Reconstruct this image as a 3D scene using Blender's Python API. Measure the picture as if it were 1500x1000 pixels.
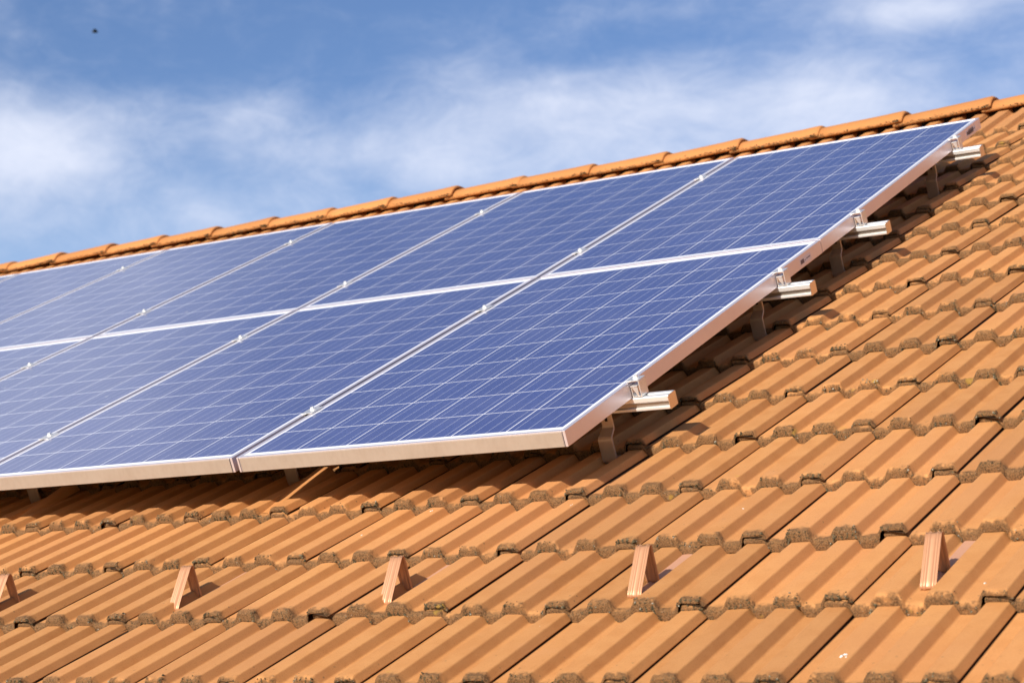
import bpy, bmesh, math, random
import numpy as np
from mathutils import Vector, Matrix, Euler
R_ = math.radians
random.seed(7)
rng = np.random.default_rng(11)
for o in list(bpy.data.objects): bpy.data.objects.remove(o)
SC = bpy.context.scene
COL = SC.collection

# ---------------------------------------------------------------- camera
BETA = R_(26.743)                 # roof pitch
Z0 = 4.2                          # height of the array's lower right corner
cam_d = bpy.data.cameras.new('camera'); cam = bpy.data.objects.new('camera', cam_d); COL.objects.link(cam)
Rw = Matrix(((0.83969530, 0.54305783, 0.0), (-0.09541099, 0.14752787, -0.98444516), (-0.53461065, 0.82663397, 0.17569214)))
X = Rw[0]; Yd = Rw[1]; Zf = Rw[2]
m3 = Matrix((X, -Yd, -Zf)).transposed()
cam.matrix_world = Matrix.Translation((2.31719902, -3.80501791, -0.5875523 + Z0)) @ m3.to_4x4()
cam_d.sensor_width = 36.0
cam_d.lens = 2855.16 / 1500 * 36
cam_d.clip_start = 0.05; cam_d.clip_end = 3000
cam_d.dof.use_dof = True; cam_d.dof.focus_distance = 4.75; cam_d.dof.aperture_fstop = 7.5
SC.camera = cam

# ---------------------------------------------------------------- sun, sky
SUN_EL = R_(22.0)
TU, TV = 0.06, 0.9                # shadow drift on the roof plane per metre of height
def roofdir(u, v, n):
    return Vector((u, math.cos(BETA)*v - math.sin(BETA)*n, math.sin(BETA)*v + math.cos(BETA)*n))
sdir = roofdir(-TU, -TV, 1).normalized()
SUN_EL = math.asin(sdir.z)
sl = bpy.data.lights.new('sun', 'SUN'); sun = bpy.data.objects.new('sun', sl); COL.objects.link(sun)
sl.energy = 4.8; sl.angle = R_(0.53); sl.color = (1.0, 0.92, 0.80)
sun.rotation_mode = 'QUATERNION'; sun.rotation_quaternion = sdir.to_track_quat('Z', 'Y'); sun.location = (0, -20, 30)

class G:
    """small helper for writing node trees"""
    def __init__(s, nt): s.nt = nt; s.n = nt.nodes; s.l = nt.links
    def node(s, t, **k):
        nd = s.n.new(t)
        for a, b in k.items(): setattr(nd, a, b)
        return nd
    def put(s, nd, i, v):
        if v is None: return
        if isinstance(v, bpy.types.NodeSocket): s.l.new(v, nd.inputs[i])
        else:
            try: nd.inputs[i].default_value = v
            except Exception: nd.inputs[i].default_value = (*v, 1)
    def m(s, op, a, b=None, c=None, clamp=False):
        nd = s.node('ShaderNodeMath', operation=op, use_clamp=clamp)
        for i, v in enumerate((a, b, c)): s.put(nd, i, v)
        return nd.outputs[0]
    def step(s, x, lo, hi, tlo=0.0, thi=1.0):
        nd = s.node('ShaderNodeMapRange', interpolation_type='SMOOTHSTEP')
        for i, v in enumerate((x, lo, hi, tlo, thi)): s.put(nd, i, v)
        return nd.outputs[0]
    def mix(s, f, a, b, mode='MIX'):
        nd = s.node('ShaderNodeMix', data_type='RGBA', blend_type=mode)
        s.put(nd, 0, f); s.put(nd, 6, a if isinstance(a, bpy.types.NodeSocket) else (*a, 1)); s.put(nd, 7, b if isinstance(b, bpy.types.NodeSocket) else (*b, 1))
        return nd.outputs[2]
    def noise(s, vec, scale, detail=4, rough=0.55, dist=0.0):
        nd = s.node('ShaderNodeTexNoise'); s.put(nd, 'Vector', vec); nd.inputs['Scale'].default_value = scale
        nd.inputs['Detail'].default_value = detail; nd.inputs['Roughness'].default_value = rough; nd.inputs['Distortion'].default_value = dist
        return nd.outputs['Fac']
    def vmul(s, v, k):
        nd = s.node('ShaderNodeVectorMath', operation='MULTIPLY'); s.put(nd, 0, v); nd.inputs[1].default_value = k
        return nd.outputs[0]
    def voro(s, vec, scale, feature='F1', out='Distance', rand=1.0):
        nd = s.node('ShaderNodeTexVoronoi', feature=feature); s.put(nd, 'Vector', vec); nd.inputs['Scale'].default_value = scale
        nd.inputs['Randomness'].default_value = rand
        return nd.outputs[out]
    def attr(s, name, out='Fac'):
        nd = s.node('ShaderNodeAttribute'); nd.attribute_name = name
        return nd.outputs[out]
    def val(s, c, f):        # colour times scalar
        nd = s.node('ShaderNodeVectorMath', operation='SCALE'); s.put(nd, 0, c if isinstance(c, bpy.types.NodeSocket) else c)
        s.put(nd, 'Scale', f); return nd.outputs[0]

world = bpy.data.worlds.new('World'); SC.world = world; world.use_nodes = True
g = G(world.node_tree); world.node_tree.nodes.clear()
sky = g.node('ShaderNodeTexSky', sky_type='NISHITA')
sky.sun_disc = False; sky.sun_elevation = SUN_EL; sky.sun_rotation = math.pi
sky.altitude = 300; sky.air_density = 1.0; sky.dust_density = 1.3; sky.ozone_density = 2.0
tc = g.node('ShaderNodeTexCoord'); dirv = tc.outputs['Generated']
sep = g.node('ShaderNodeSeparateXYZ'); g.l.new(dirv, sep.inputs[0])
AZ = g.m('ARCTAN2', sep.outputs[0], sep.outputs[1]); EL = g.m('ARCSINE', sep.outputs[2])
# cloud banks: (azimuth deg, elevation deg, half width az, half width el, weight)
BL = [(-46.4,15.5,2.4,1.2,.95),(-48.2,14.6,1.6,1.9,.55),(-45.0,16.8,1.6,.6,.25),(-41.2,16.4,1.8,.9,.62),(-42.3,13.7,1.4,.6,.34),
      (-37.2,15.7,2.2,.8,.42),(-33.4,16.5,2.6,1.4,.68),(-30.6,17.1,2.6,1.1,.58),(-34.8,15.0,2.2,.8,.50),(-30.6,15.0,2.0,.9,.45),
      (-26.8,17.0,3.4,1.1,.52),(-22.4,16.6,3.6,1.4,.34),(-26.0,14.6,4.0,1.1,.32),(-20.5,19.4,2.4,.45,.75),(-37.5,19.6,3.0,.4,.12),(-29.5,19.6,3.2,.35,.30),(-18.0,15.5,5.0,2.6,.42),(-24.0,16.0,5.0,2.2,.25),(-44.0,12.8,6.0,1.0,.16),(-37.5,13.6,6.0,1.0,.10),(-38.5,15.9,5.0,1.2,.14),
      (-54,27,7,4.5,1.1),(-12,24,10,5,.7),(20,20,25,6,.6),(-100,18,25,7,.6),(60,35,25,9,.6),(140,30,30,9,.5),(-150,35,30,9,.5)]  # first bank here is unseen, added to pale the left panels' reflection
cover = None
for a0, e0, sa, se, w in BL:
    dx = g.m('MULTIPLY', g.m('SUBTRACT', AZ, R_(a0)), 1/R_(sa)); dy = g.m('MULTIPLY', g.m('SUBTRACT', EL, R_(e0)), 1/R_(se))
    r2 = g.m('ADD', g.m('MULTIPLY', dx, dx), g.m('MULTIPLY', dy, dy))
    t = g.m('MULTIPLY', g.m('EXPONENT', g.m('MULTIPLY', r2, -0.8)), w)
    cover = t if cover is None else g.m('ADD', cover, t)
vv = g.node('ShaderNodeMapping'); g.l.new(dirv, vv.inputs[0]); vv.inputs['Scale'].default_value = (1, 1, 1.7)
vr = g.node('ShaderNodeMapping'); g.l.new(vv.outputs[0], vr.inputs[0]); vr.inputs['Rotation'].default_value = (.35, .25, .6); vr.inputs['Scale'].default_value = (.8, 1.6, 1.5)
n1 = g.noise(vv.outputs[0], 9, 9, .62, .35); n2 = g.noise(vr.outputs[0], 26, 8, .66, .9); n3 = g.noise(vv.outputs[0], 3.2, 4, .5)
nn = g.m('ADD', g.m('MULTIPLY', n1, .66), g.m('ADD', g.m('MULTIPLY', n2, .25), g.m('MULTIPLY', n3, .18)))
dens = g.m('ADD', g.m('MULTIPLY', cover, .60), g.m('MULTIPLY', g.m('SUBTRACT', nn, .58), 1.7))
mask = g.step(dens, -.14, .94, 0, .94)
CLOUD = (7.4, 7.8, 9.1)
skyc = g.mix(1.0, sky.outputs[0], (0.82, 0.91, 1.14), 'MULTIPLY')
skyc = g.mix(g.step(EL, R_(18), R_(10), 0, .45), skyc, (4.9, 6.4, 8.8))
colr = g.mix(mask, skyc, CLOUD)
bg = g.node('ShaderNodeBackground'); g.l.new(colr, bg.inputs[0]); bg.inputs[1].default_value = 0.079
ow = g.node('ShaderNodeOutputWorld'); g.l.new(bg.outputs[0], ow.inputs[0])

SC.view_settings.view_transform = 'Standard'; SC.view_settings.look = 'None'
SC.view_settings.gamma = 1; SC.view_settings.use_curve_mapping = False
SC.view_settings.exposure = 0.55
SC.cycles.diffuse_bounces = 2

# ---------------------------------------------------------------- materials
def mat(name):
    m = bpy.data.materials.new(name); m.use_nodes = True; m.node_tree.nodes.clear()
    g = G(m.node_tree); b = g.node('ShaderNodeBsdfPrincipled'); o = g.node('ShaderNodeOutputMaterial')
    g.l.new(b.outputs[0], o.inputs[0]); return m, g, b
def bump(g, b, h, strength, dist, prev=None):
    bn = g.node('ShaderNodeBump'); g.put(bn, 'Height', h); bn.inputs['Strength'].default_value = strength; bn.inputs['Distance'].default_value = dist
    if prev is not None: g.l.new(prev, bn.inputs['Normal'])
    g.l.new(bn.outputs[0], b.inputs['Normal']); return bn.outputs[0]

def tile_material(name, ridge=False):
    m, g, b = mat(name)
    oc = g.node('ShaderNodeTexCoord').outputs['Object']
    fd = g.attr('fd'); rnd = g.attr('rnd'); tex = g.attr('tco', 'Vector')
    big = g.noise(oc, 1.6, 3); mid = g.noise(oc, 14, 5, .6); fine = g.noise(oc, 420, 3, .7); grit = g.noise(oc, 900, 2, .6)
    c = g.mix(g.step(mid, .35, .7), (.54, .252, .086), (.49, .214, .067))
    c = g.mix(g.step(big, .4, .65), c, (.50, .226, .082))
    c = g.mix(g.m('MULTIPLY', g.step(fine, .53, .70), .55), c, (.30, .115, .036))
    c = g.mix(g.m('MULTIPLY', g.step(grit, .62, .72), .35), c, (.66, .36, .18))
    if ridge: c = g.mix(.75, c, (.47, .188, .055))
    # faint runs down the slope
    st = g.noise(g.vmul(oc, (60, 3.0, 1)), 1.0, 4, .6)
    c = g.mix(g.m('MULTIPLY', g.step(st, .56, .78), .16), c, (.36, .140, .042))
    c = g.mix(g.m('MULTIPLY', g.step(g.noise(oc, 7, 4, .6), .60, .74), .22), c, (.60, .31, .14))
    c = g.val(c, g.m('ADD', g.m('MULTIPLY', rnd, .22), .87))
    # grime that grows at the front edges
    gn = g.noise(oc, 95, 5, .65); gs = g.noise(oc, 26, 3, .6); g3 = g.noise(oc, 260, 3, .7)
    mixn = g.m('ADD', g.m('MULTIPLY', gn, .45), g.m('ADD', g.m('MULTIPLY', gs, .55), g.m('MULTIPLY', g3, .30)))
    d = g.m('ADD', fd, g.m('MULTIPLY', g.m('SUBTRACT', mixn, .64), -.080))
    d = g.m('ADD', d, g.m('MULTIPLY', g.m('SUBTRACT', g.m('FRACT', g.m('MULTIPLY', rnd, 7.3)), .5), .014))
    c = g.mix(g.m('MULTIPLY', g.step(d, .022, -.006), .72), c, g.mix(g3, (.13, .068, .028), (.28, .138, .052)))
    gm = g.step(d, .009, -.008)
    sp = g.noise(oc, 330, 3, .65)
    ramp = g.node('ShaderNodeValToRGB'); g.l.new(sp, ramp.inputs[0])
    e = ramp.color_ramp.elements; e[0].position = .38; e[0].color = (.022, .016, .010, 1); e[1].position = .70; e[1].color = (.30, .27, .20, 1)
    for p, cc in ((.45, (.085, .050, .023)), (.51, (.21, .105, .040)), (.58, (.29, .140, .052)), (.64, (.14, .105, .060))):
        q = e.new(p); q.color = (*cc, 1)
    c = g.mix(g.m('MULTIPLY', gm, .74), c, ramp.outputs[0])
    # sparse crumbs of lichen further up the tile
    vs = g.voro(oc, 55); far = g.step(fd, .22, .0)
    dot = g.m('MULTIPLY', g.step(vs, .16, .09), g.m('MULTIPLY', far, g.step(gs, .5, .6)))
    c = g.mix(g.m('MULTIPLY', dot, .7), c, (.10, .075, .04))
    ye = g.m('MULTIPLY', g.step(g.noise(oc, 17, 2), .70, .76), g.step(fd, .05, .005))
    c = g.mix(g.m('MULTIPLY', ye, .5), c, (.46, .28, .04))
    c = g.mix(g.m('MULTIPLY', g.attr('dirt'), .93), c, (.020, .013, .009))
    g.l.new(c, b.inputs['Base Color']); b.inputs['Roughness'].default_value = .78; b.inputs['Specular IOR Level'].default_value = .28
    h1 = g.m('ADD', g.m('MULTIPLY', grit, .4), g.m('MULTIPLY', fine, .6))
    n = bump(g, b, h1, .7, .0020)
    bump(g, b, g.m('MULTIPLY', gm, sp), .9, .006, n)
    return m
M_TILE = tile_material('concrete_tile'); M_RIDGE = tile_material('ridge_concrete', True)

m, g, b = mat('lichen'); M_LICHEN = m
oc = g.node('ShaderNodeTexCoord').outputs['Object']; rn = g.attr('rnd')
ramp = g.node('ShaderNodeValToRGB'); ramp.color_ramp.interpolation = 'CONSTANT'; g.l.new(rn, ramp.inputs[0])
e = ramp.color_ramp.elements; e[0].color = (.028, .022, .014, 1); e[1].position = .86; e[1].color = (.54, .52, .44, 1)
for p, cc in ((.30, (.070, .052, .028)), (.50, (.15, .112, .060)), (.64, (.13, .122, .082)), (.76, (.29, .265, .19))):
    q = e.new(p); q.color = (*cc, 1)
g.l.new(g.mix(g.noise(oc, 700, 2), ramp.outputs[0], (.10, .08, .045)), b.inputs['Base Color']); b.inputs['Roughness'].default_value = .95
b.inputs['Specular IOR Level'].default_value = .1

def metal(name, col, rough, metallic, streak=0.0, dirt=0.0, dirtcol=(.35, .26, .18), aniso=(3, 300, 300)):
    m, g, b = mat(name)
    oc = g.node('ShaderNodeTexCoord').outputs['Object']
    c = col
    if dirt:
        dn = g.noise(g.vmul(oc, (70, 70, 32)), 1.0, 5, .65); d2 = g.noise(oc, 9, 4, .6)
        f = g.m('MULTIPLY', g.m('ADD', g.step(dn, .40, .75), g.step(d2, .42, .7)), dirt * .5)
        c = g.mix(f, col, dirtcol)
        g.l.new(c, b.inputs['Base Color'])
    else: b.inputs['Base Color'].default_value = (*col, 1)
    b.inputs['Metallic'].default_value = metallic
    rr = g.noise(g.vmul(oc, aniso), 1.0, 3, .6)
    g.l.new(g.m('ADD', g.m('MULTIPLY', g.m('SUBTRACT', rr, .5), streak + .08), rough, clamp=True), b.inputs['Roughness'])
    if streak: bump(g, b, rr, .12, .001)
    return m
M_FRAME = metal('anodised_frame', (.83, .77, .81), .36, .68, 0, .10, (.60, .52, .46))
M_FRONT = metal('weathered_frame', (.53, .46, .39), .45, .55, 0, .55, (.42, .34, .27))
M_RAIL = metal('mill_aluminium', (.84, .83, .81), .28, .55, .35)
M_CHAN = metal('channel_shade', (.40, .35, .30), .35, .8, .2)  # darker metal, paints shade into the rail's side groove
M_CAP = metal('reflection_tinted_plate', (.86, .74, .62), .30, .92, .1)  # orange tint paints the tiles' reflection onto the rail ends
M_CLAMP = metal('clamp_aluminium', (.82, .80, .77), .30, .70, .1)
M_STEEL = metal('bolt_steel', (.86, .85, .83), .3, .5)
M_HOOK = metal('hook_steel', (.54, .44, .36), .36, .65, .1, .35, (.30, .20, .13))
M_COPPER = metal('copper_coated_sheet', (.46, .230, .120), .38, .30, .06, .30, (.36, .17, .085), (200, 6, 6))
M_STRAP = metal('coated_strap', (.52, .28, .18), .5, .10, .1, .4, (.45, .21, .12))
m, g, b = mat('dark_slot'); M_DARK = m; b.inputs['Base Color'].default_value = (.012, .011, .010, 1); b.inputs['Roughness'].default_value = .9
m, g, b = mat('backsheet'); M_BACK = m; b.inputs['Base Color'].default_value = (.72, .72, .72, 1); b.inputs['Roughness'].default_value = .6
m, g, b = mat('paper_label'); M_PAPER = m; b.inputs['Base Color'].default_value = (.74, .68, .69, 1); b.inputs['Roughness'].default_value = .5
m, g, b = mat('print_ink'); M_INK = m; b.inputs['Base Color'].default_value = (.14, .10, .10, 1); b.inputs['Roughness'].default_value = .6
m, g, b = mat('grey_print'); M_GREY = m; b.inputs['Base Color'].default_value = (.34, .34, .35, 1); b.inputs['Roughness'].default_value = .6
m, g, b = mat('bird_dropping'); M_DROP = m; oc = g.node('ShaderNodeTexCoord').outputs['Object']
g.l.new(g.mix(g.step(g.noise(oc, 160, 3), .5, .62), (.80, .77, .72), (.30, .24, .18)), b.inputs['Base Color']); b.inputs['Roughness'].default_value = .8
m, g, b = mat('bird_feather'); M_BIRD = m; b.inputs['Base Color'].default_value = (.02, .022, .03, 1); b.inputs['Roughness'].default_value = .8
m, g, b = mat('plaster'); M_WALL = m; oc = g.node('ShaderNodeTexCoord').outputs['Object']
g.l.new(g.mix(g.noise(oc, 2, 5), (.62, .57, .48), (.54, .49, .41)), b.inputs['Base Color']); b.inputs['Roughness'].default_value = .9
m, g, b = mat('underlay'); M_UNDER = m; b.inputs['Base Color'].default_value = (.03, .022, .016, 1); b.inputs['Roughness'].default_value = .95
m, g, b = mat('grass'); M_GRASS = m; oc = g.node('ShaderNodeTexCoord').outputs['Object']
g.l.new(g.mix(g.noise(oc, .4, 6, .6), (.05, .085, .022), (.10, .11, .04)), b.inputs['Base Color']); b.inputs['Roughness'].default_value = .95

# solar cells under glass
PW, PL, PT = 0.99, 1.65, 0.040
m, g, b = mat('solar_cells'); M_CELL = m
oc = g.node('ShaderNodeTexCoord').outputs['Object']; sp = g.node('ShaderNodeSeparateXYZ'); g.l.new(oc, sp.inputs[0])
pit = .1585; cx = g.m('DIVIDE', g.m('SUBTRACT', sp.outputs[0], .0195), pit); cy = g.m('DIVIDE', g.m('SUBTRACT', sp.outputs[1], .0325), pit)
ix = g.m('FLOOR', cx); iy = g.m('FLOOR', cy); fx = g.m('FRACT', cx); fy = g.m('FRACT', cy)
cell = .1556/pit
inx = g.m('MULTIPLY', g.m('LESS_THAN', fx, cell), g.m('MULTIPLY', g.m('GREATER_THAN', cx, 0), g.m('LESS_THAN', cx, 6 - .01)))
iny = g.m('MULTIPLY', g.m('LESS_THAN', fy, cell), g.m('MULTIPLY', g.m('GREATER_THAN', cy, 0), g.m('LESS_THAN', cy, 10 - .01)))
incell = g.m('MULTIPLY', inx, iny)
bb = g.m('FRACT', g.m('MULTIPLY', fx, 4/cell)); bus = g.m('LESS_THAN', g.m('ABSOLUTE', g.m('SUBTRACT', bb, .5)), .0011*4/.1556*.5)
bus = g.m('MULTIPLY', bus, g.m('MULTIPLY', inx, g.m('MULTIPLY', g.m('GREATER_THAN', cy, 0), g.m('LESS_THAN', cy, 9.99))))
cid = g.node('ShaderNodeCombineXYZ'); g.l.new(ix, cid.inputs[0]); g.l.new(iy, cid.inputs[1])
oi = g.node('ShaderNodeObjectInfo'); g.l.new(g.m('MULTIPLY', oi.outputs['Random'], 57), cid.inputs[2])
wn = g.node('ShaderNodeTexWhiteNoise'); g.l.new(cid.outputs[0], wn.inputs[0]); cr = wn.outputs['Value']
cryst = g.voro(oc, 110, out='Color'); cs = g.node('ShaderNodeSeparateXYZ'); g.l.new(cryst, cs.inputs[0])
blue = g.mix(g.m('MULTIPLY', cs.outputs[0], .5), (.044, .062, .205), (.070, .090, .262))
blue = g.mix(g.m('MULTIPLY', cr, .38), blue, (.036, .048, .165))
ln = g.noise(oc, 3.0, 4, .6)
blue = g.mix(g.m('MULTIPLY', g.step(ln, .4, .7), .25), blue, (.046, .064, .210))
col = g.mix(incell, (.90, .90, .92), blue)
col = g.mix(g.m('MULTIPLY', bus, .85), col, (.62, .64, .72))
# dust spots and droppings on the glass
ov = g.node('ShaderNodeVectorMath', operation='ADD'); g.l.new(oc, ov.inputs[0])
off = g.node('ShaderNodeCombineXYZ'); g.l.new(g.m('MULTIPLY', oi.outputs['Random'], 31), off.inputs[0]); g.l.new(g.m('MULTIPLY', oi.outputs['Random'], 17), off.inputs[1]); g.l.new(off.outputs[0], ov.inputs[1])
vn = g.node('ShaderNodeTexVoronoi'); g.l.new(ov.outputs[0], vn.inputs['Vector']); vn.inputs['Scale'].default_value = 15
vc = g.node('ShaderNodeSeparateXYZ'); g.l.new(vn.outputs['Color'], vc.inputs[0])
rad = g.m('MULTIPLY', g.m('POWER', vc.outputs[0], 4.0), .095)
spot = g.m('MULTIPLY', g.m('LESS_THAN', g.m('ADD', vn.outputs['Distance'], g.m('MULTIPLY', g.m('SUBTRACT', g.noise(oc, 220, 2), .5), .06)), rad), g.m('GREATER_THAN', vc.outputs[1], .35))
v2 = g.voro(ov.outputs[0], 60); dst = g.m('MULTIPLY', g.step(v2, .07, .04), g.step(g.noise(ov.outputs[0], 7, 3), .5, .62))
col = g.mix(g.m('MULTIPLY', g.m('MAXIMUM', spot, g.m('MULTIPLY', dst, .5)), .65), col, (.60, .58, .56))
film = g.noise(ov.outputs[0], 4, 6, .65)
col = g.mix(g.m('ADD', g.m('MULTIPLY', g.step(film, .35, .75), .04), .02), col, (.50, .46, .42))
g.l.new(col, b.inputs['Base Color'])
b.inputs['Roughness'].default_value = .35; b.inputs['Specular IOR Level'].default_value = .25
b.inputs['Coat Weight'].default_value = 1.0; b.inputs['Coat IOR'].default_value = 1.40
g.l.new(g.m('ADD', g.m('MULTIPLY', film, .10), .05), b.inputs['Coat Roughness'])

# ---------------------------------------------------------------- helpers
def W(u, v, n): return roofdir(u, v, n) + Vector((0, 0, Z0))
def tag(o, label=None, cat=None, group=None, kind=None):
    if label: o['label'] = label
    if cat: o['category'] = cat
    if group: o['group'] = group
    if kind: o['kind'] = kind
    return o
def empty(name, loc, rot=(0, 0, 0)):
    o = bpy.data.objects.new(name, None); COL.objects.link(o); o.location = loc; o.rotation_euler = rot; o.empty_display_size = .05
    return o
def roof_thing(name, u, v, n, label, cat, group=None):
    return tag(empty(name, W(u, v, n), (BETA, 0, 0)), label, cat, group)
def link(name, me, m, parent=None, smooth=False):
    o = bpy.data.objects.new(name, me); COL.objects.link(o)
    if m: me.materials.append(m)
    if parent: o.parent = parent
    if smooth:
        for p in me.polygons: p.use_smooth = True
    return o
class MB:
    def __init__(s): s.bm = bmesh.new()
    def box(s, x0, x1, y0, y1, z0, z1, bev=0.0, seg=2):
        t = bmesh.new(); bmesh.ops.create_cube(t, size=1)
        for v in t.verts: v.co = Vector(((x0+x1)/2 + v.co.x*(x1-x0), (y0+y1)/2 + v.co.y*(y1-y0), (z0+z1)/2 + v.co.z*(z1-z0)))
        if bev: bmesh.ops.bevel(t, geom=t.edges[:], offset=bev, segments=seg, profile=.5, affect='EDGES')
        s.add(t)
    def add(s, t, mtx=None):
        me = bpy.data.meshes.new('t'); t.to_mesh(me); t.free()
        if mtx is not None: me.transform(mtx)
        s.bm.from_mesh(me); bpy.data.meshes.remove(me)
    def cyl(s, c, axis, r, h, n=12, r2=None):
        t = bmesh.new(); bmesh.ops.create_cone(t, cap_ends=True, segments=n, radius1=r, radius2=r if r2 is None else r2, depth=h)
        q = Vector((0, 0, 1)).rotation_difference(Vector(axis)).to_matrix().to_4x4()
        s.add(t, Matrix.Translation(c) @ q)
    def prism(s, pts, x0, x1, f=lambda a, p: (a, p[0], p[1])):
        """closed outline pts swept between x0 and x1 (f places an outline point)"""
        t = bmesh.new(); A = [t.verts.new(f(x0, p)) for p in pts]; B = [t.verts.new(f(x1, p)) for p in pts]; k = len(pts)
        for i in range(k): t.faces.new((A[i], A[(i+1) % k], B[(i+1) % k], B[i]))
        t.faces.new(A[::-1]); t.faces.new(B)
        bmesh.ops.recalc_face_normals(t, faces=t.faces[:]); s.add(t)
    def strip(s, path, prof):
        """sheet swept: path list of (v,n), prof list of (u, offset) ; offset along the path normal; with thickness"""
        t = bmesh.new(); rows = []
        for i, (a, bq) in enumerate(path):
            p0 = Vector(path[max(i-1, 0)]); p1 = Vector(path[min(i+1, len(path)-1)]); d = (p1-p0).normalized(); nr = Vector((-d.y, d.x))
            rows.append([t.verts.new((u, a + nr.x*of, bq + nr.y*of)) for u, of in prof])
        for i in range(len(rows)-1):
            for j in range(len(prof)-1): t.faces.new((rows[i][j], rows[i][j+1], rows[i+1][j+1], rows[i+1][j]))
        s.add(t)
    def build(s, name, m, parent=None, smooth=False, solid=0.0, auto=False):
        me = bpy.data.meshes.new(name); s.bm.normal_update(); s.bm.to_mesh(me); s.bm.free()
        o = link(name, me, m, parent, smooth)
        if solid:
            md = o.modifiers.new('thick', 'SOLIDIFY'); md.thickness = solid; md.offset = 0
        return o
def raw_mesh(name, V, F, attrs=None):
    """V (N,3) array, F (M,4) array of quads"""
    me = bpy.data.meshes.new(name); V = np.ascontiguousarray(V, dtype=np.float32); F = np.ascontiguousarray(F, dtype=np.int32); k = F.shape[1]
    me.vertices.add(len(V)); me.vertices.foreach_set('co', V.ravel())
    me.loops.add(F.size); me.loops.foreach_set('vertex_index', F.ravel())
    me.polygons.add(len(F)); me.polygons.foreach_set('loop_start', np.arange(0, F.size, k, dtype=np.int32))
    for a, d in (attrs or {}).items():
        at = me.attributes.new(a, 'FLOAT', 'POINT'); at.data.foreach_set('value', np.ascontiguousarray(d, dtype=np.float32))
    me.update(calc_edges=True); me.validate()
    return me

# ---------------------------------------------------------------- house: walls, roof
tag(link('ground', raw_mesh('ground', [(-900, -900, 0), (900, -900, 0), (900, 900, 0), (-900, 900, 0)], [(0, 1, 2, 3)]), M_GRASS), kind='structure')
CB, SB, TB = math.cos(BETA), math.sin(BETA), math.tan(BETA)
STEP, CRS, TW, RH = .0242, .325, .30, .022
NT = -.177                                     # trough level at a tile's front edge
VR = 4.40                                      # ridge line, measured up the slope
U0, U1, K0, K1 = -34, 16, -5, 12               # tile columns and courses
house = tag(empty('house', (-2.7, W(0, VR, -.2).y, 0)), 'house under a pitched orange tiled roof that carries the solar array', 'house')
def in_house(name, me, m, smooth=False):       # a roof-plane mesh as a child of the house
    o = link(name, me, m, house, smooth); o.location = Vector((0, 0, Z0)) - house.location; o.rotation_euler = (BETA, 0, 0); return o

def rib(u):                                    # tile profile: three ribs per tile
    t = np.mod(u, .1); pts_x = [0, .030, .0312, .0334, .0440, .0462, .0480, .0865, .0880, .0893, .0970, .0986, .1]
    pts_y = [0, 0, .0006, .0026, .0194, .0214, .0220, .0220, .0216, .0200, .0026, .0006, 0]
    return np.interp(t, pts_x, np.array(pts_y) * .0200/.022)
us_under = [-.056, -.0535, -.050, -.040, -.028, -.0165, -.012, -.008, -.0030]
us_body = []
for k in range(3):
    for a in (.000, .0012, .008, .020, .0288, .030, .0312, .0334, .0346, .0428, .0440, .0462, .0480, .0492, .060, .072, .0855, .0865, .0880, .0893, .0901, .0963, .0970, .0986):
        us_body.append(.1*k + a)
us_body = [u for u in us_body if u <= .2905 and u > .0001] + [.2964]
us_body = [-.0020] + us_body
us = np.array(us_under + us_body); NU = len(us)
T = np.where(us < 0, np.where(us < -.0105, np.maximum(rib(us + .3) - .0118, -.002), np.where(us < -.0025, -.0040, -.0004)), rib(us))
cover = us > .2375
Bt = np.where(cover, T - .0100, rib(us) - STEP)
Bt = np.where(us > .285, np.maximum(Bt, .0022), Bt)
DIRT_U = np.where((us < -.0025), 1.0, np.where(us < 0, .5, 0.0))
Tm = np.maximum(T - .008, (T + Bt)/2)
rows_v = [(.0005, 0), (-.0008, 1), (.0018, 2), (.0055, 3), (.0125, 4), (.03, 4), (.07, 4), (.13, 4), (.20, 4), (.27, 4), (.335, 4), (.385, 4)]
NR = len(rows_v)
def tile_grid(lift_rear=0.0, jit=1.0, rag=None):
    """vertices (NR,NU,3) and front distance for one tile, local to its front edge"""
    P = np.zeros((NR, NU, 3)); fd = np.zeros((NR, NU))
    for r, (v, kind) in enumerate(rows_v):
        z = {0: Bt, 1: Tm, 2: T - np.minimum(.0030, (T-Bt)*.3), 3: T - .0007, 4: T}[kind]
        P[r, :, 0] = us; P[r, :, 1] = v; P[r, :, 2] = z - STEP*max(v, 0)/CRS
        fd[r] = v if kind == 4 else {0: -.012, 1: -.006, 2: .0005, 3: .005}[kind]
    if rag is not None:
        for r in range(5): P[r, :, 1] += rag * (1, 1, .8, .45, .15)[r]
        P[1, :, 2] += rag*.5
    return P, fd
base_f = []
for r in range(NR-1):
    for j in range(NU-1): base_f.append((r*NU+j, r*NU+j+1, (r+1)*NU+j+1, (r+1)*NU+j))
NV0 = NR*NU
jl = NU-1
jc = int(np.argmax(us > .262))
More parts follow.
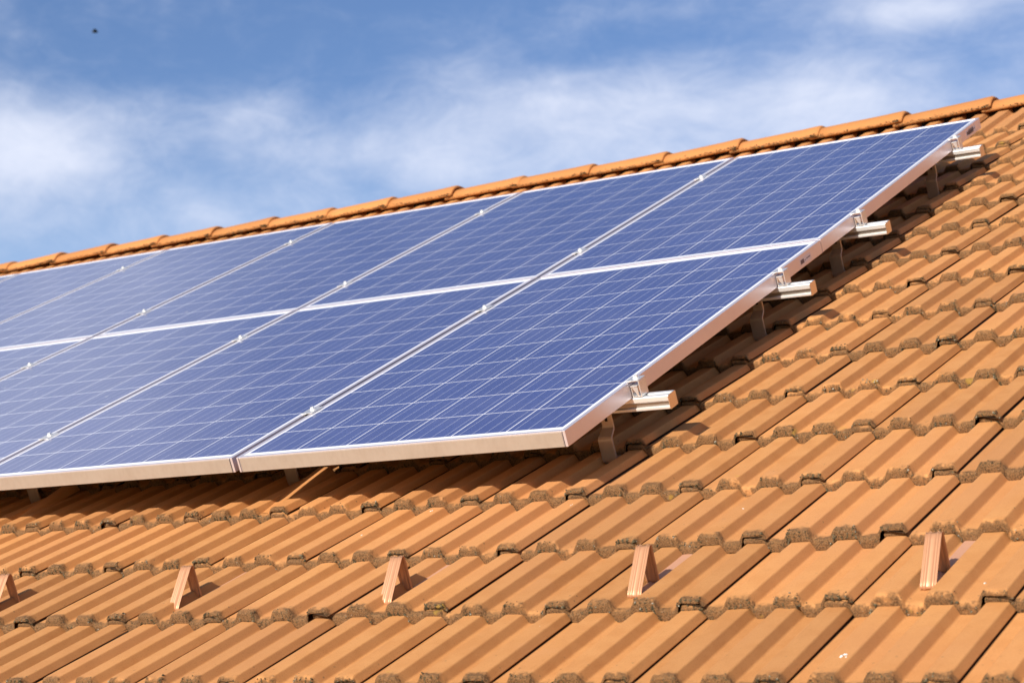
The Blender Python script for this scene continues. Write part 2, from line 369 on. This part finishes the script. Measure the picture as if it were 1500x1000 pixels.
# right side wall and the underside of the cover, own vertices: rows 1.. : top copy, bottom, inner
ext_f = []
for r in range(1, NR-1):
    a = NV0 + 3*(r-1); bq = a + 3
    ext_f += [(a, a+1, bq+1, bq), (a+1, a+2, bq+2, bq+1)]
base_f = np.array(base_f + ext_f); NVT = NV0 + 3*(NR-1)
RAISED = {}
Vs, Fs, FD, RN = [], [], [], []
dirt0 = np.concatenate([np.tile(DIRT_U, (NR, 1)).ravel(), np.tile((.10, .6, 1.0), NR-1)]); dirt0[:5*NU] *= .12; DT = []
cnt = 0
front_pts = []                                 # where lichen may grow
for k in range(K0, K1+1):
    for c in range(U0, U1):
        rag = np.convolve(rng.normal(0, 1, NU+6), np.ones(3)/3, 'same')[3:-3] * .0017 + np.convolve(rng.normal(0, 1, NU+20), np.ones(11)/11, 'same')[10:-10]*.0022
        P, fd = tile_grid(rag=rag)
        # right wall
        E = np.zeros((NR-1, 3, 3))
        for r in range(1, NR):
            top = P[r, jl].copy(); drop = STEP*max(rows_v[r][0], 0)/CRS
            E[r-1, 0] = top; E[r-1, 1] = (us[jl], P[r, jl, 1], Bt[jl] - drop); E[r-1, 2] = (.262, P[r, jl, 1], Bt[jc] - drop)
        A = np.concatenate([P.reshape(-1, 3), E.reshape(-1, 3)])
        f2 = np.concatenate([fd.ravel(), np.repeat(np.array([max(rows_v[r][0], -.005) for r in range(1, NR)]), 3)])
        yaw = rng.normal(0, .0048); du = rng.normal(0, .0012); dv = rng.normal(0, .0034); dn = abs(rng.normal(0, .0009)); roll = rng.normal(0, .003); pit_ = abs(rng.normal(0, .0022))
        A2 = A.copy(); A2[:, 0] = A[:, 0] - yaw*A[:, 1]; A2[:, 1] = A[:, 1] + yaw*(A[:, 0]-.15)
        A2[:, 2] += dn + roll*(A[:, 0]-.15)*.35 + pit_*(.33-A[:, 1])
        if k == K1: A2[:, 2] += .020*np.clip(A[:, 1], 0, .4)/CRS; A2[:, 1] = np.where(A[:, 1] > .36, A2[:, 1] + .085, A2[:, 1])
        A2 += np.array([c*TW + du, .03 + k*CRS + dv, NT])
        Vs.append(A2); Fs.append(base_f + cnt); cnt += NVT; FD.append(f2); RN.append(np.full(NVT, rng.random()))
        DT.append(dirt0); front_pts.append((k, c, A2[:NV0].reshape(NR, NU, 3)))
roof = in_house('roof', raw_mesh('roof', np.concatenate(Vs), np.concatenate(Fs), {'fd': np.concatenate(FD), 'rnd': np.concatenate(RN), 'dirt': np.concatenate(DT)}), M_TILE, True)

# lichen and moss crumbs along the tile fronts
oct_v = np.array([(1, 0, 0), (-1, 0, 0), (0, 1, 0), (0, -1, 0), (0, 0, 1), (0, 0, -1)], float)
oct_f = np.array([(0, 2, 4), (2, 1, 4), (1, 3, 4), (3, 0, 4), (2, 0, 5), (1, 2, 5), (3, 1, 5), (0, 3, 5)])
LV, LF, LR = [], [], []; lc = 0
def crumb(p, s, r):
    global lc
    q = oct_v * (s * rng.uniform(.55, 1.25, (6, 1))) * np.array([1, 1, .8])
    a = rng.uniform(0, 6.28); ca, sa = math.cos(a), math.sin(a)
    q = np.stack([q[:, 0]*ca - q[:, 1]*sa, q[:, 0]*sa + q[:, 1]*ca, q[:, 2]], 1) + rng.normal(0, s*.15, (6, 3))
    LV.append(q + p); LF.append(oct_f + lc); LR.append(np.full(6, r)); lc += 6
ribc = np.interp(us, us, T)
for k, c, P in front_pts:
    u_mid = c*TW + .15; vk = .03 + k*CRS
    if u_mid < -6.6 + .3*max(0, 4-k)*.6 or u_mid > 2.6: continue
    if vk < 3.2 and vk > .4 and u_mid < -.25: continue        # hidden below the panels
    dens = rng.uniform(.5, 1.25) * (1.0 if vk < 2 else .55)
    # clusters: ends of ribs carry most
    for cl in range(int(15*dens)):
        if rng.random() < .50: uc = .1*rng.integers(0, 3) + rng.uniform(.036, .098)
        else: uc = rng.uniform(-.03, .29)
        j = int(np.clip(np.searchsorted(us, uc), 1, NU-2)); big = rng.random()
        n_ = int(rng.uniform(6, 30)); tone = rng.uniform(-.38, .22)
        sprd = rng.uniform(.003, .011); w0 = rng.random()**1.2
        for q in range(n_):
            jj = int(np.clip(j + rng.normal(0, sprd)/.0045, 0, NU-1))
            w = np.clip(w0 + rng.normal(0, .2), 0, 1.25)
            if w < 1: p = P[0, jj]*(1-w) + P[2, jj]*w
            else: p = P[2, jj]*(1-(w-1)/.25) + P[4, jj]*((w-1)/.25)
            s = rng.uniform(.0009, .0027) * (1.3 if big > .8 else 1)
            crumb(p + rng.normal(0, .0007, 3) + np.array([rng.normal(0, .0012), -.0006, .0005]), s, np.clip(rng.random()*.85 + tone*.6 + .02, 0, .999))

# ---------------------------------------------------------------- ridge tiles
RIDGE_N = -.171
def ridge_tile(u_right, pitch=.3935, over=.045):
    """half-round ridge tile whose raised right end laps over its neighbour; returns mesh in roof coords"""
    L_ = pitch + over; prof = []
    hw = .106
    for i in range(25):
        a = -1 + 2*i/24
        prof.append((a*hw, -.020 + .066*max(0.0, 1-abs(a)**2.6)**.75))
    bx = .03
    V, FDv = [], []; tt = [0, .002, .006, .012, .03, .10, .20, .30, L_-.06, L_]
    n = len(prof)
    sections = []
    for r, s in enumerate([0, 0, .004, .010, .022, .040, .10, .20, .30, L_]):
        # s measured from the right end leftwards
        k_ = 1.0 - .10*min(s/L_, 1); lift = .012*(1 - s/L_)
        thick = {0: -.014, 1: -.004}.get(r, 0) - (.002 if r == 2 else 0)
        bead = .0015 if .004 < s < .05 else 0
        sec = []
        for (x, z) in prof:
            rr = math.hypot(x, z + bx) + 1e-6; ex, ez = x/rr, (z + bx)/rr
            sec.append((-s, x*k_ + ex*(thick+bead), z*k_ + ez*(thick+bead) + lift))
        sections.append(sec)
    for sec in sections:
        for (s, x, z) in sec:
            # x horizontal across the ridge, z up -> roof coordinates
            V.append((u_right + s, VR + x*CB + z*SB, RIDGE_N - x*SB + z*CB))
    F = []
    for r in range(len(sections)-1):
        for i in range(n-1): F.append((r*n+i, r*n+i+1, (r+1)*n+i+1, (r+1)*n+i))
    return np.array(V), np.array(F), n, len(sections)
RJ = 0.0
ur0 = -.274
ridge_objs = []
for i in range(-11, 21):
    V, F, n, ns = ridge_tile(ur0 - .3935*i + rng.normal(0, .003))
    V[:, 2] += rng.normal(0, .0015); V[:, 1] += rng.normal(0, .002)
    cm = V.mean(0); a = rng.normal(0, .006); V[:, 2] += (V[:, 0]-cm[0])*a
    side = np.abs(np.linspace(-1, 1, n))
    fdv = np.tile((1-side)*.30 + .010, ns)
    me = raw_mesh('ridge_tile', V, F, {'fd': fdv, 'rnd': np.full(len(V), rng.random())})
    o = link('ridge_tile', me, M_RIDGE, roof, True); ridge_objs.append(o)
    md = o.modifiers.new('thick', 'SOLIDIFY'); md.thickness = .012; md.offset = -1
    # crumbs of moss along its lower edge
    if -6.9 < V[:, 0].mean() < 1.2:
        for q in range(110):
            t = rng.random(); r = rng.integers(3, ns-1); e0 = V[r*n + 0]; e1 = V[(r+1)*n + 0] if r+1 < ns else e0
            p = e0*(1-t) + e1*t; crumb(p + rng.normal(0, .0035, 3) + np.array([0, 0, .003]), rng.uniform(.0015, .004), min(rng.random()*.55, .99))
# top course under the ridge: mortar-dark filler so that no light comes through
mb = MB(); mb.prism([(VR-.06, -.215), (VR-.05, -.180), (VR, -.150), (VR+.05, -.17), (VR+.05, -.26)], U0*TW, U1*TW); mb.build('ridge_filler', M_UNDER, roof)

lich = link('lichen', raw_mesh('lichen', np.concatenate(LV), np.concatenate(LF), {'rnd': np.concatenate(LR)}), M_LICHEN, roof); lich['kind'] = 'stuff'

# underlay sheet below the tiles, far slope, walls
mb = MB(); mb.box(U0*TW-.02, U1*TW-.02, .03 + K0*CRS + .06, VR-.06, -.262, -.236); mb.build('roof_underlay', M_UNDER, roof)
def far_pt(x, w, z):                            # far slope, mirrored about the ridge
    a = W(0, VR, -.17); return (x, a.y + w*CB, a.z - w*SB + z)
Wd = 5.9
vv_ = [far_pt(x, w, z) for z in (0, -.09) for x in (U0*TW, U1*TW-.02) for w in (.05, Wd)]
me = raw_mesh('back_slope', np.array([tuple(Vector(p) - house.location) for p in vv_]), [(0, 2, 3, 1), (4, 5, 7, 6), (0, 1, 5, 4), (2, 6, 7, 3), (1, 3, 7, 5), (0, 4, 6, 2)],
              {'fd': np.full(8, .3), 'rnd': np.full(8, .5)})
bs = link('back_slope', me, M_TILE, house)
ap = W(0, VR, -.30); fy = W(0, .03 + K0*CRS + .45, -.30); x0, x1 = U0*TW + .35, U1*TW - .4; by = 2*ap.y - fy.y
vw = [(x0, fy.y, 0), (x1, fy.y, 0), (x1, by, 0), (x0, by, 0), (x0, fy.y, fy.z), (x1, fy.y, fy.z), (x1, by, fy.z), (x0, by, fy.z), (x0, ap.y, ap.z), (x1, ap.y, ap.z)]
me = bpy.data.meshes.new('wall'); me.from_pydata([tuple(Vector(p) - house.location) for p in vw], [], [(0, 1, 5, 4), (1, 2, 6, 9, 5), (2, 3, 7, 6), (3, 0, 4, 8, 7)]); link('wall', me, M_WALL, house)

# two cut tile strips that ride up over the roof hooks
def raised_strip(ur, lift, skirt, name='raised_tile_strip'):
    w = .068; uu = [0, .0035, .012, .015, .018, .034, .049, .0525, .0555, .0565 + skirt*.55, .058 + skirt*.55, .050]; zz = [0, .003, .0185, .0212, .022, .022, .0212, .0188, .0165, .0165 - skirt, .0125 - skirt, .010 - skirt]
    rows = [(.052, 0), (.07, .06), (.14, .3), (.22, .6), (.30, .88), (.338, 1.0), (.341, .985), (.342, .80)]
    V = []; fdv = []
    for r, (v, t) in enumerate(rows):
        base = NT - STEP*(v-.03)/CRS - .018 + (lift + .018)*t
        kk = .25 + .75*t
        for j_, (a, z) in enumerate(zip(uu, zz)):
            if j_ > 8: a = .0565 + skirt*.55*kk*(1, 1.05, .6)[j_-9]; z = .0165 - skirt*kk - (0, .004, .006)[j_-9]
            V.append((ur - w + a + .004*t, v, base + (z if r < 7 else z - .006)))
            fdv.append(.002 if r > 5 else .12)
    n = len(uu); F = [(r*n+i, r*n+i+1, (r+1)*n+i+1, (r+1)*n+i) for r in range(len(rows)-1) for i in range(n-1)]
    o = link(name, raw_mesh(name, np.array(V), np.array(F), {'fd': np.array(fdv), 'rnd': np.full(len(V), .6)}), M_TILE, roof, True)
    return o
raised_strip(-.966, .020, .030); raised_strip(-1.930, .030, .014)

# droppings on the tiles
def dropping(u, v, s, on_rib=True):
    k = math.floor((v-.03)/CRS); fv = v - (.03 + k*CRS); z = NT - STEP*fv/CRS + float(rib(np.array([u]))[0]) + .0012
    mb = MB()
    for q in range(5):
        t = bmesh.new(); bmesh.ops.create_icosphere(t, subdivisions=1, radius=1)
        r = s*random.uniform(.2, .62)
        mb.add(t, Matrix.Translation((u + random.uniform(-1, 1)*s, v + random.uniform(-1.1, 1.1)*s, z)) @ Matrix.Diagonal((r, r*1.2, .0012, 1)))
    return mb.build('bird_dropping', M_DROP, roof, True)
for u, v, s in ((.5625, -.18, .006), (.975, -.86, .007), (.27, -.69, .006), (.47, -.13, .004), (.53, -.10, .004), (-.52, -.17, .003), (-.43, .0, .003), (.62, -.09, .0045), (1.12, -.52, .004), (-.02, -.02, .003)):
    dropping(u, v, s)

# ---------------------------------------------------------------- solar panels
GAP = .015; SAG = -.0054; VM = PL + .002
def make_panel():
    root = empty('solar_panel', (0, 0, 0))
    lw = .0115
    f = MB()
    f.box(.0075, PW-.0075, .0006, lw, -.0030, 0, .0007); f.box(.0075, PW-.0075, PL-lw, PL, -PT, 0, .0007)
    f.box(0, lw, 0, PL, -PT, -.0001, .0009); f.box(PW-lw, PW, 0, PL, -PT, -.0001, .0009)
    f.box(lw, .03, lw, PL-lw, -PT, -PT+.002); f.box(PW-.03, PW-lw, lw, PL-lw, -PT, -PT+.002)
    f.build('frame', M_FRAME, root)
    f = MB(); f.box(.0075, PW-.0075, 0, lw, -PT, -.0031, .0007); f.build('front_face', M_FRONT, root)
    for x in (.0065, PW-.0080): s = MB(); s.box(x, x+.0013, -.0004, .003, -PT+.001, -.0012); s.build('corner_seam', M_DARK, root)
    c = MB(); c.box(lw-.001, PW-lw+.001, lw-.001, PL-lw+.001, -.0052, -.0014); c.build('glass', M_CELL, root)
    c = MB(); c.box(lw-.001, PW-lw+.001, lw-.001, PL-lw+.001, -.0062, -.0054); c.build('backsheet', M_BACK, root)
    j = MB(); j.box(PW/2-.055, PW/2+.055, PL-.20, PL-.10, -.026, -.0064, .003); j.build('junction_box', M_DARK, root)
    t = MB()
    for i in range(7): t.box(PW-.072 + i*.0058, PW-.072 + i*.0058 + random.uniform(.002, .0045), .0035, .0055, -.0001, .0002)
    t.build('printed_mark', M_GREY, root)
    return root
def copy_tree(o, parent=None):
    c = o.copy(); COL.objects.link(c)
    if parent: c.parent = parent
    for ch in list(o.children): copy_tree(ch, c)
    return c
ORD = ['rightmost', 'second from the right', 'third from the right', 'fourth from the right', 'fifth from the right', 'leftmost']
PLAB = {('up', 0): 'rightmost solar panel of the upper row, reaching nearest to the ridge',
        ('up', 1): 'second solar panel from the right in the upper row',
        ('up', 2): 'third solar panel from the right in the upper row',
        ('up', 3): 'fourth solar panel from the right in the upper row',
        ('up', 4): 'fifth solar panel from the right in the upper row, paler and blurred',
        ('up', 5): 'leftmost solar panel of the upper row, mostly cut off by the left picture edge',
        ('lo', 0): 'large dark blue solar panel at the lower right corner of the array',
        ('lo', 1): 'second solar panel from the right in the lower row',
        ('lo', 2): 'third solar panel from the right in the lower row, its lower end out of frame',
        ('lo', 3): 'leftmost lower row solar panel, only a corner showing at left picture edge'}
proto = make_panel(); first = True
tilt = math.asin(SAG/PL)
for row, ncol in (('lo', 4), ('up', 6)):
    for c in range(ncol):
        o = proto if first else copy_tree(proto); first = False
        ul = -((c+1)*PW + c*GAP)
        jn = random.uniform(-.0006, .0006)
        if row == 'lo': o.location = W(ul, 0, jn); o.rotation_euler = (BETA + tilt, 0, random.uniform(-.0004, .0004))
        else: o.location = W(ul, PL + .004, SAG + jn); o.rotation_euler = (BETA - tilt, 0, random.uniform(-.0004, .0004))
        tag(o, PLAB[(row, c)], 'solar panel', 'solar panels of the roof array')
        if c == 0:                                  # type label on the outer frame face
            vv0 = 1.475 if row == 'lo' else 1.50
            a = MB(); a.box(PW-.0002, PW+.0003, vv0, vv0+.085, -.031, -.012); lb = a.build('type_label', M_PAPER, o)
            a = MB(); a.box(PW+.0003, PW+.0006, vv0+.004, vv0+.030, -.0285, -.0165)
            for q in range(6): a.box(PW+.0003, PW+.0006, vv0+.050+q*.0052, vv0+.0535+q*.0052, -.0235, -.0200)
            for q in range(2): a.box(PW+.0003, PW+.0006, vv0+.036+q*.006, vv0+.038+q*.006, -.0255, -.0215)
            a.build('label_print', M_INK, lb)

# ---------------------------------------------------------------- rails
RAILS = [(.355, 'lo', 'lowest mounting rail, bright end near the lower right panel corner'),
         (1.305, 'lo', 'second lowest mounting rail, bright end just below the panel row joint'),
         (1.955, 'up', 'second highest mounting rail, bright end just above the panel row joint'),
         (2.965, 'up', 'highest mounting rail, bright end near the top right panel corner')]
def nsag(v): return SAG*v/VM if v < VM else SAG*(1-(v-VM)/VM)
def rail_profile():
    # (v, n) outline, centre v, top at n=0 ; grooves on the front and on top
    return [(p, q*.80) for p, q in ((-.018, 0), (-.006, 0), (-.006, -.008), (.006, -.008), (.006, 0), (.018, 0), (.020, -.002), (.020, -.043), (.018, -.045), (-.018, -.045), (-.020, -.043),
            (-.020, -.035), (-.0110, -.0335), (-.0110, -.0215), (-.0185, -.0195), (-.0200, -.016), (-.0200, -.0035))]
for v, row, lab in RAILS:
    n = -PT + nsag(v) - .0005; ur = .098
    r = roof_thing('mounting_rail', ur, v, n, lab, 'rail', 'mounting rails under the solar panels')
    Lr = (4 if row == 'lo' else 6)*(PW+GAP) + .14
    a = MB(); a.prism(rail_profile(), -Lr, 0); o = a.build('rail_profile', M_RAIL, r)
    md = o.modifiers.new('bevel', 'BEVEL'); md.width = .0012; md.segments = 2; md.limit_method = 'ANGLE'
    a = MB(); a.box(-Lr+.01, -.001, -.0128, -.0112, -.0265, -.0175); a.build('groove_shade_strip', M_CHAN, r)  # strip added to darken the groove like shade
    a = MB(); a.prism([(-.0185, -.0005), (.0185, -.0005), (.0205, -.003), (.0205, -.0340), (.0185, -.0362), (-.0185, -.0362), (-.0205, -.0340), (-.0205, -.003)], .0002, .0022)
    a.build('end_cap', M_CAP, r)

# ---------------------------------------------------------------- roof hooks
def make_hook():
    r = empty('roof_hook', (0, 0, 0))
    a = MB()
    path = [(.16, -.0035), (.06, -.0035), (.016, -.0035), (.006, -.0025), (.0008, .003), (0, .010), (0, .056), (.0005, .0605), (.003, .0645), (.026, .0775), (.0290, .0815), (.030, .087), (.030, .148)]
    # local: v from the lower plate, n from the hook's foot ; wider lower plate, narrower upper plate
    t = a.bm; rows = []
    for i, (v, n) in enumerate(path):
        w = .0205 if i < 8 else (.0195, .0170, .0160)[min(i-8, 2)]
        rows.append([t.verts.new((x*w, v, n)) for x in (-1, -.5, 0, .5, 1)])
    for i in range(len(rows)-1):
        for j in range(4): t.faces.new((rows[i][j], rows[i][j+1], rows[i+1][j+1], rows[i+1][j]))
    o = a.build('hook_plate', M_HOOK, r); md = o.modifiers.new('thick', 'SOLIDIFY'); md.thickness = .006; md.offset = 0
    md = o.modifiers.new('bevel', 'BEVEL'); md.width = .0012; md.segments = 2; md.limit_method = 'ANGLE'; md.angle_limit = R_(60)
    a = MB(); a.box(-.0035, .0035, .0255, .0272, .098, .118); a.build('slot', M_DARK, r)
    a = MB(); a.cyl((-.002, .0245, .1235), (0, 1, 0), .0080, .003, 20); a.cyl((-.002, .0205, .1235), (0, 1, 0), .0062, .006, 6); a.build('bolt', M_STEEL, r)
    return r
HK = [(-.083, 1, 'roof hook below the lowest rail end, near the lower right panel corner'), (-.083, 4, 'roof hook below the second lowest rail end'),
      (-.083, 6, 'roof hook below the second highest rail end'), (-.083, 9, 'roof hook below the highest rail end near the ridge'),
      (-1.085, 1, 'shaded roof hook below the front frame, left of the larger raised tile strip'), (-2.085, 1, 'roof hook in the shade below the front frame at the left picture edge')]
ph = make_hook()
for i, (u, k, lab) in enumerate(HK):
    o = ph if i == 0 else copy_tree(ph)
    vf = .03 + k*CRS - .052
    o.location = W(u, vf, NT - STEP + .010); o.rotation_euler = (BETA, 0, 0)
    tag(o, lab, 'roof hook', 'roof hooks carrying the rails')

# ---------------------------------------------------------------- clamps
def hexbolt(a, x, y, z, r=.0060, h=.0060):
    a.cyl((x, y, z + .0008), (0, 0, 1), r*1.35, .0016, 20); a.cyl((x, y, z + .0016 + h/2), (0, 0, 1), r, h, 6, r*.93)
def make_mid():
    r = empty('mid_clamp', (0, 0, 0))
    a = MB(); a.box(-.019, .019, -.026, .026, .0006, .0036, .0008); a.box(-.0062, -.0042, -.024, .024, -.030, .001); a.box(.0042, .0062, -.024, .024, -.030, .001)
    a.build('clamp_plate', M_CLAMP, r)
    a = MB(); a.box(-.0040, .0040, -.0262, -.0245, -.012, .0005); a.build('clamp_mouth', M_DARK, r)
    a = MB(); hexbolt(a, 0, .004, .0036); a.build('bolt', M_STEEL, r)
    return r
pm = make_mid(); first = True
gapn = ['on first gap from right', 'on second gap from right', 'on third gap from right', 'on fourth gap from right']
for gi in range(4):
    u = -((gi+1)*PW + (gi+.5)*GAP)
    for v, row, _ in RAILS:
        if (gi == 2 and v < 1) or (gi == 3 and v < 2.5): continue
        o = pm if first else copy_tree(pm); first = False
        o.location = W(u, v + random.uniform(-.006, .006), nsag(v)); o.rotation_euler = (BETA, 0, random.uniform(-.03, .03))
        which = ('lower' if v in (.355, 1.955) else 'upper'); rw = 'lower' if row == 'lo' else 'upper'
        lab = f'small silver clamp, {which} one of the {rw} row, {gapn[gi]}'
        if gi == 2 and row == 'lo': lab = 'small silver clamp on the lower row gap next to the left picture edge'
        if gi == 3: lab = 'small silver clamp on the farthest left upper row gap below the ridge'
        tag(o, lab, 'clamp', 'mid clamps between neighbouring panels')
def make_end():
    r = empty('end_clamp', (0, 0, 0)); y0, y1 = -.019, .019
    pr = lambda x, p: (p[0], x, p[1])
    a = MB()
    a.prism([(-.009, .0010), (.028, .0010), (.028, .0040), (-.009, .0040)], y0, y1, pr)                    # top lip
    a.prism([(.0252, .0010), (.0280, .0010), (.0280, -.0395), (.0252, -.0395)], y0, y1, pr)                # outer wall
    a.prism([(.0010, -.0130), (.0034, -.0130), (.0034, -.0395), (.0010, -.0395)], y0 + .002, y1, pr)       # inner wall
    a.prism([(.0034, -.0395), (.0252, -.0395), (.0252, -.0368), (.0034, -.0368)], y0, y1, pr)              # foot
    a.prism([(.0010, -.0100), (.0200, -.0100), (.0200, -.0130), (.0010, -.0130)], y0, y1, pr)              # inner shelf
    o = a.build('clamp_body', M_CLAMP, r); md = o.modifiers.new('bevel', 'BEVEL'); md.width = .0007; md.segments = 2; md.limit_method = 'ANGLE'
    a = MB(); a.prism([(.0040, -.0128), (.0200, -.0128), (.0200, -.0366), (.0165, -.0366)], y0 + .0015, y0 + .0045, pr); a.build('web', M_CLAMP, r)
    a = MB(); hexbolt(a, .012, .0, .0040); a.build('bolt', M_STEEL, r)
    return r
pe = make_end()
for i, (v, row, _) in enumerate(RAILS):
    o = pe if i == 0 else copy_tree(pe); o.location = W(.001, v, nsag(v)); o.rotation_euler = (BETA, 0, 0)
    tag(o, ['end clamp holding the frame on the lowest rail end', 'end clamp holding the frame on the second lowest rail end', 'end clamp holding the frame on the second highest rail end', 'end clamp holding the frame on the highest rail end'][i], 'clamp', 'end clamps on the right frame edge')

# ---------------------------------------------------------------- snow guards
def make_guard():
    r = empty('snow_guard', (0, 0, 0))
    hw = .0155; nn_ = 25
    prof = []
    for i in range(nn_):
        x = -1 + 2*i/(nn_-1)
        z = .0026*math.exp(-((abs(x)-.52)/.17)**2) + (.0022*((abs(x)-.86)/.14) if abs(x) > .86 else 0)
        prof.append((x*hw, z))
    # front leg leans up the slope, rear leg stands square to the roof
    f = MB(); f.strip([(.006, -.0005), (.0015, .0005), (0, .003), (.0022, .007), (.008, .014), (.066, .0725), (.0735, .0795), (.0775, .0815)], prof)
    f.build('front_leg', M_COPPER, r, True, .0010)
    k = MB(); k.strip([(.0775, .0815), (.0800, .0805), (.0812, .0765), (.0842, .008), (.0850, .003), (.0885, .0008)], prof); k.build('rear_leg', M_COPPER, r, True, .0010)
    s = MB(); s.box(-.0148, .0148, .004, .30, -.0012, .0004); o = s.build('strap', M_STRAP, r)
    return r
pg = make_guard()
GL = ['copper coloured snow guard closest to the right picture edge', 'copper coloured snow guard second from the right, below the front panel corner', 'copper coloured snow guard in the middle of the row of five',
      'copper coloured snow guard second from the left', 'copper coloured snow guard cut off by the left picture edge']
for i in range(5):
    o = pg if i == 0 else copy_tree(pg); u = (1.022, .413, -.198, -.806, -1.412)[i]
    v = -.553; n = NT - STEP*(v - (.03 - 2*CRS))/CRS
    o.location = W(u, v, n + .0022); o.rotation_euler = (BETA - .066, 0, random.uniform(-.03, .03))
    tag(o, GL[i], 'snow guard', 'snow guards on the lower tiles')

# ---------------------------------------------------------------- bird
d = (Rw.transposed() @ Vector(((139-750)/2855.16, (47-500)/2855.16, 1))).normalized()
bp = cam.matrix_world.translation + d*55
bird = tag(empty('bird', bp, (0, 0, R_(40))), 'tiny dark bird flying high in the blue at upper left', 'bird')
t = bmesh.new(); bmesh.ops.create_icosphere(t, subdivisions=2, radius=1)
for v in t.verts:
    x = v.co.x; k = 1 - .55*abs(x)**1.5
    v.co = Vector((x*.10, v.co.y*.032*k, v.co.z*.036*k + (.012 if x > .7 else 0)))
    if x < -.6: v.co.y *= 1.6; v.co.z *= .35
b_ = MB(); b_.add(t); b_.build('body', M_BIRD, bird, True)
for s in (-1, 1):
    a = MB(); q = a.bm
    pts = [(.055, .015*s, .01), (.060, .07*s, .026), (.02, .16*s, .034), (-.05, .10*s, .022), (-.030, .015*s, .01)]
    f = q.faces.new([q.verts.new(p) for p in (pts if s > 0 else pts[::-1])])
    a.build('wing', M_BIRD, bird, False, .004)
